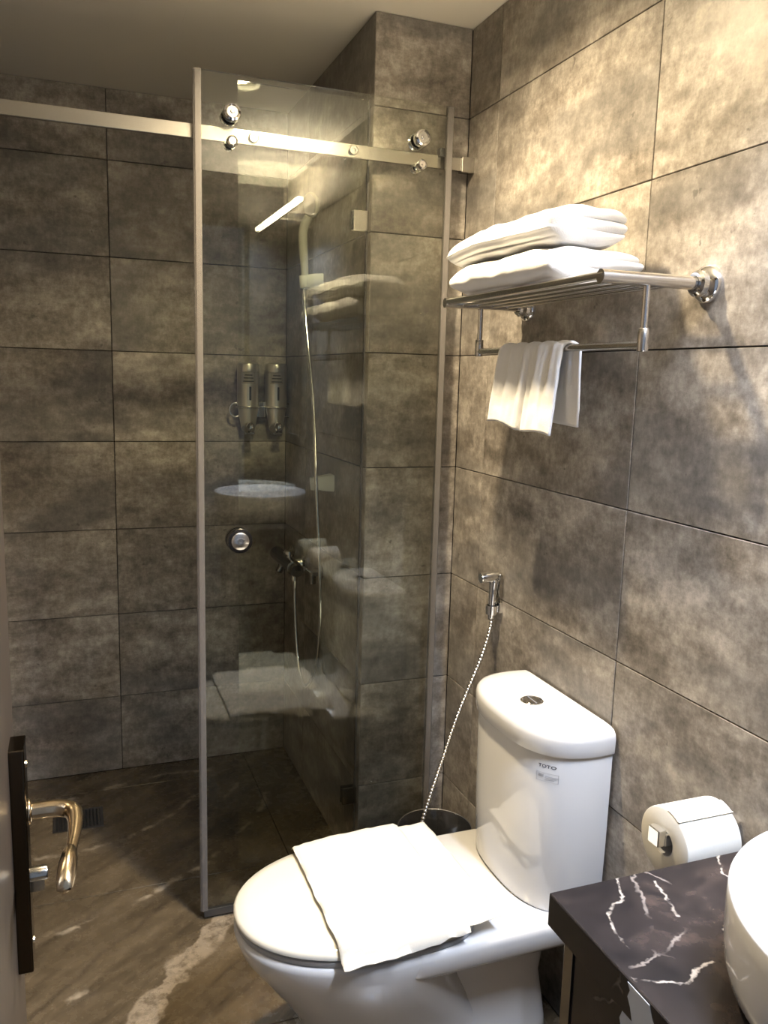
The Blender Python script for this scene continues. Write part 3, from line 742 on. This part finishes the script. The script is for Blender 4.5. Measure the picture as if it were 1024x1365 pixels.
# bath mat folded on the lid
def bath_mat():
    org = Vector((-.41, -.60, .389)); bm = bmesh.new()
    def lidz(x, y):
        l = -x; dl_ = (l-.445)/(.722-.445) if l > .445 else 0.
        q = abs(y-AY)/.189
        e = (max(0, dl_)**2+q**2)**.5
        z = .3885-.003*min(1, e)**4
        if e > 1.: z -= min(.022, (e-1.)*.35)
        return z
    def layer(c00, c10, c11, c01, lift, th, seed, N=56):
        # c00 far-tip, c10 far-tank, c11 near-tank, c01 near-tip
        top = []; bot = []
        for i in range(N+1):
            rt_, rb = [], []
            for j in range(N+1):
                u, v = i/N, j/N
                p = (Vector(c00)*(1-u)+Vector(c10)*u)*(1-v)+(Vector(c01)*(1-u)+Vector(c11)*u)*v
                p = Vector((p.x, p.y, 0))
                p.x += .003*mnoise.noise(Vector((u*5, v*9, seed))); p.y += .003*mnoise.noise(Vector((u*9, v*5, seed+3)))
                z = lidz(p.x, p.y)
                ed = min(u, 1-u, v, 1-v)*N/3.0
                rnd_ = 1-(1-min(1, ed))**2
                wv = .0022*mnoise.noise(Vector((p.x*16, p.y*16, seed)))+.0010*mnoise.noise(Vector((p.x*45, p.y*45, seed)))
                zb = z+lift
                rt_.append(bm.verts.new(Vector((p.x, p.y, zb+th*(.35+.65*rnd_)+wv))-org)); rb.append(bm.verts.new(Vector((p.x, p.y, zb+th*.35*(1-rnd_)))-org))
            top.append(rt_); bot.append(rb)
        for i in range(N):
            for j in range(N):
                bm.faces.new((top[i][j], top[i+1][j], top[i+1][j+1], top[i][j+1])); bm.faces.new((bot[i][j], bot[i][j+1], bot[i+1][j+1], bot[i+1][j]))
        for k_ in range(N):
            bm.faces.new((top[k_][0], bot[k_][0], bot[k_+1][0], top[k_+1][0])); bm.faces.new((top[k_+1][N], bot[k_+1][N], bot[k_][N], top[k_][N]))
            bm.faces.new((top[0][k_+1], bot[0][k_+1], bot[0][k_], top[0][k_])); bm.faces.new((top[N][k_], bot[N][k_], bot[N][k_+1], top[N][k_+1]))
    layer((-.555, -.432), (-.245, -.412), (-.238, -.782), (-.558, -.806), .0005, .0065, 1.)
    layer((-.566, -.430), (-.315, -.400), (-.312, -.800), (-.566, -.812), .0072, .0075, 5.)
    o = obj('folded_mat', bm, 'mat', smooth=True, loc=org)
    return tag(o, 'white cotton bath mat folded flat on the closed toilet lid', 'bath mat')
bath_mat()

# ---------------------------------------------------------------- waste bin in the corner
bx, by = -.128, -.228
bn = thing('waste_bin', 'round black waste bin with a bright rim in the corner behind the toilet', 'waste bin', (bx, by, 0)); o_ = (bx, by, 0)
r = Rel(o_); r.lathe((bx, by, .001), (0, 0, 1), [(0, .078), (.245, .097), (.247, .0965), (.245, .094), (.006, .075), (.006, 0)], 48, False); 
r.lathe((bx, by, .001), (0, 0, 1), [(0, .078), (0, 0)], 48, False); obj('bucket', r.bm, 'bin', bn, autosmooth=50)
r = Rel(o_); r.tube([(bx+.0975*m.cos(a), by+.0975*m.sin(a), .249) for a in [2*PI*i/64 for i in range(64)]], .0022, 8, closed=True); obj('rim', r.bm, 'chrome', bn, smooth=True)

# ---------------------------------------------------------------- bidet sprayer
bs = thing('bidet_sprayer', 'chrome bidet sprayer hanging in a wall holder above the toilet', 'bidet sprayer', (0, -.285, .87)); o_ = (0, -.285, .87)
sy = -.285
r = Rel(o_); r.box((-.010, sy-.018, .842), (-.0003, sy+.014, .868), .002, 3); r.lathe((-.022, sy, .838), (0, 0, 1), [(0, .0125), (.0, .015), (.022, .0155), (.022, .0118), (0, .0118)], 24, False)
obj('wall_holder', r.bm, 'chrome', bs, autosmooth=40)
r = Rel(o_); pts = catmull([(-.022, sy, .824), (-.022, sy, .86), (-.021, sy, .90), (-.019, sy, .925)], 5)
r.tube(pts, [.0085, .0088, .009, .009, .009, .009, .009, .0095, .0095, .010, .010, .0105, .011, .0115, .012, .012][:len(pts)], 18); obj('handle', r.bm, 'chrome', bs, smooth=True)
r = Rel(o_); r.lathe((-.008, sy, .934), (-1, 0, -.06), [(0, .010), (.004, .0125), (.045, .0135), (.049, .0125), (.0485, .0)], 24); obj('spray_head', r.bm, 'chrome', bs, autosmooth=35)
r = Rel(o_)
for s in (0,):
    prof = [(-.010, .942), (-.004, .938), (-.0015, .905), (-.0025, .868), (-.008, .866), (-.012, .90)]
    r.loft([[(x, sy-.016, z) for x, z in prof], [(x, sy-.004, z) for x, z in prof]])
obj('trigger', r.bm, 'steel', bs)
hh = catmull([(-.022, sy, .826), (-.026, sy-.004, .80), (-.055, sy-.02, .735), (-.115, -.318, .61), (-.165, -.338, .50), (-.205, -.350, .40), (-.225, -.358, .33), (-.215, -.362, .24), (-.15, -.365, .16), (-.07, -.366, .15), (-.02, -.366, .175)], 40)
# corrugated: sample evenly, alternate radii
L_ = [0]
for a, b in zip(hh[:-1], hh[1:]): L_.append(L_[-1]+(b-a).length)
tot = L_[-1]; npt = int(tot/.0022); P_ = []; j = 0
for i in range(npt+1):
    d = tot*i/npt
    while j < len(L_)-2 and L_[j+1] < d: j += 1
    t = (d-L_[j])/max(1e-9, L_[j+1]-L_[j]); P_.append(hh[j].lerp(hh[j+1], t))
r = Rel((-.022, -.3, .8)); r.tube(P_, [(.0058 if i % 4 < 2 else .0034) for i in range(len(P_))], 10)
tag(obj('sprayer_hose', r.bm, 'rack_steel', smooth=True, loc=(-.022, -.3, .8)), 'ribbed metal hose running from the bidet sprayer down past the waste bin', 'hose')
av = thing('stop_valve', 'chrome stop valve low on the right wall behind the toilet', 'valve', (0, -.366, .178)); o_ = (0, -.366, .178)
r = Rel(o_); r.lathe((-.0003, -.366, .178), (-1, 0, 0), [(0, .022), (.004, .022), (.006, .010), (.03, .010)], 24); obj('valve_body', r.bm, 'chrome', av, autosmooth=40)

# ---------------------------------------------------------------- toilet roll on a wall post
ry, rz, rrad = -1.088, .700, .056
hd = thing('roll_holder', 'square chrome toilet roll holder on the right wall beside the vanity', 'toilet roll holder', (0, ry, rz)); o_ = (0, ry, rz)
r = Rel(o_); r.box((-.012, ry-.022, rz-.022), (-.0003, ry+.022, rz+.022), .002); obj('wall_plate', r.bm, 'chrome', hd)
r = Rel(o_); r.box((-.138, ry-.010, rz-.003), (-.012, ry+.010, rz+.017), .0015); obj('post', r.bm, 'chrome', hd)
r = Rel(o_); r.box((-.153, ry-.011, rz-.001), (-.138, ry+.013, rz+.026), .0015); obj('end_stop', r.bm, 'chrome', hd)
rl = thing('toilet_roll', 'full white toilet paper roll on the wall holder beside the vanity', 'toilet roll', (-.08, ry, rz)); o_ = (-.08, ry, rz)
def ringprof(n=72):
    return [2*PI*i/n for i in range(n)]
r = Rel(o_); R = []
for x, ra in ((-.028, .0215), (-.132, .0215), (-.132, .0215), (-.1330, .0535), (-.1315, .0557), (-.128, .0562), (-.032, .0562), (-.0285, .0557), (-.027, .0535), (-.028, .0215)):
    R.append([(x, ry+ra*m.cos(a)*(1+.004*m.sin(3*a)), rz-.002+ra*m.sin(a)) for a in ringprof()])
r.loft(R, cap=False); bmesh.ops.remove_doubles(r.bm, verts=r.bm.verts[:], dist=1e-5)
obj('paper', r.bm, 'tissue', rl, autosmooth=40)
r = Rel(o_); R = []
for x, ra in ((-.029, .0213), (-.1315, .0213), (-.1315, .0203), (-.029, .0203), (-.029, .0213)): R.append([(x, ry+ra*m.cos(a), rz-.002+ra*m.sin(a)) for a in ringprof(40)])
r.loft(R, cap=False); obj('core_tube', r.bm, 'label_grey', rl, autosmooth=40)
# free end of the sheet lying on the roll
r = Rel(o_); R = []
for i in range(9):
    a = PI/2+.05+.5*i/8; ra = .0566+(.0022 if i == 8 else 0); R.append([(-.1325, ry+ra*m.cos(a), rz-.002+ra*m.sin(a)), (-.0275, ry+ra*m.cos(a), rz-.002+ra*m.sin(a)), (-.0275, ry+(ra+.0008)*m.cos(a), rz-.002+(ra+.0008)*m.sin(a)), (-.1325, ry+(ra+.0008)*m.cos(a), rz-.002+(ra+.0008)*m.sin(a))])
r.loft(R); obj('loose_sheet', r.bm, 'tissue', rl, smooth=False)

# ---------------------------------------------------------------- vanity and basin
va = thing('vanity_unit', 'black marble vanity unit with white veins at the lower right', 'vanity', (0, -1.6, 0)); VO = (0, -1.6, 0)
r = Rel(VO); r.box((-.463, -1.935, .757), (-.0005, -1.275, .800), .003, 3); obj('countertop', r.bm, 'marble', va)
r = Rel(VO); r.box((-.447, -1.312, .0005), (-.012, -1.296, .7565), .001); obj('side_panel', r.bm, 'marble', va)
r = Rel(VO); r.box((-.4495, -1.312, .0005), (-.4475, -1.294, .7565), .0006); obj('corner_trim', r.bm, 'dark_chrome', va)
r = Rel(VO); r.box((-.447, -1.935, .08), (-.431, -1.3135, .7565), .001); obj('front_panel', r.bm, 'marble', va)
r = Rel(VO); r.box((-.42, -1.935, .0005), (-.012, -1.3135, .079), .001); obj('plinth', r.bm, 'black', va)
random.seed(11)
outl = [(-1.405, .7545), (-1.408, .742), (-1.404, .730), (-1.409, .716), (-1.413, .700), (-1.420, .684), (-1.431, .676), (-1.440, .683), (-1.447, .694), (-1.451, .688), (-1.458, .702), (-1.459, .722), (-1.463, .738), (-1.460, .7545)]
out2 = [(-1.4300, .797), (-1.4345, .790), (-1.4315, .781), (-1.4370, .772), (-1.4420, .7575), (-1.4790, .7575), (-1.4750, .768), (-1.4780, .776), (-1.4700, .786), (-1.4650, .797)]
r = Rel(VO); r.loft([[(-.4630, y, z) for y, z in out2], [(-.4637, y, z) for y, z in out2]]); obj('bare_patch', r.bm, 'patch', va, label='ragged bare white patch on the counter edge')
r = Rel(VO); r.loft([[(-.4475, y, z) for y, z in outl], [(-.4492, y, z) for y, z in outl]]); obj('bare_patch', r.bm, 'patch', va, label='ragged bare white patch under the counter edge')
sx, sy_ = -.2245, -1.591
bsn = thing('vessel_basin', 'round white ceramic vessel basin standing on the black marble counter', 'wash basin', (sx, sy_, .8005)); o_ = (sx, sy_, .8005)
r = Rel(o_); r.lathe((sx, sy_, .8005), (0, 0, 1), [(0, 0), (0, .158), (.003, .172), (.010, .184), (.020, .191), (.036, .1955), (.060, .1975), (.090, .1980), (.108, .1975), (.112, .1955), (.1125, .192), (.110, .188), (.090, .184), (.050, .172), (.028, .145), (.018, .10), (.014, .04), (.013, 0)], 96, False)
obj('bowl', r.bm, 'ceramic', bsn, smooth=True)
r = Rel(o_); r.lathe((sx, sy_, .8155), (0, 0, 1), [(0, .022), (.003, .021), (.004, 0)], 28); obj('drain_cap', r.bm, 'chrome', bsn, autosmooth=40)
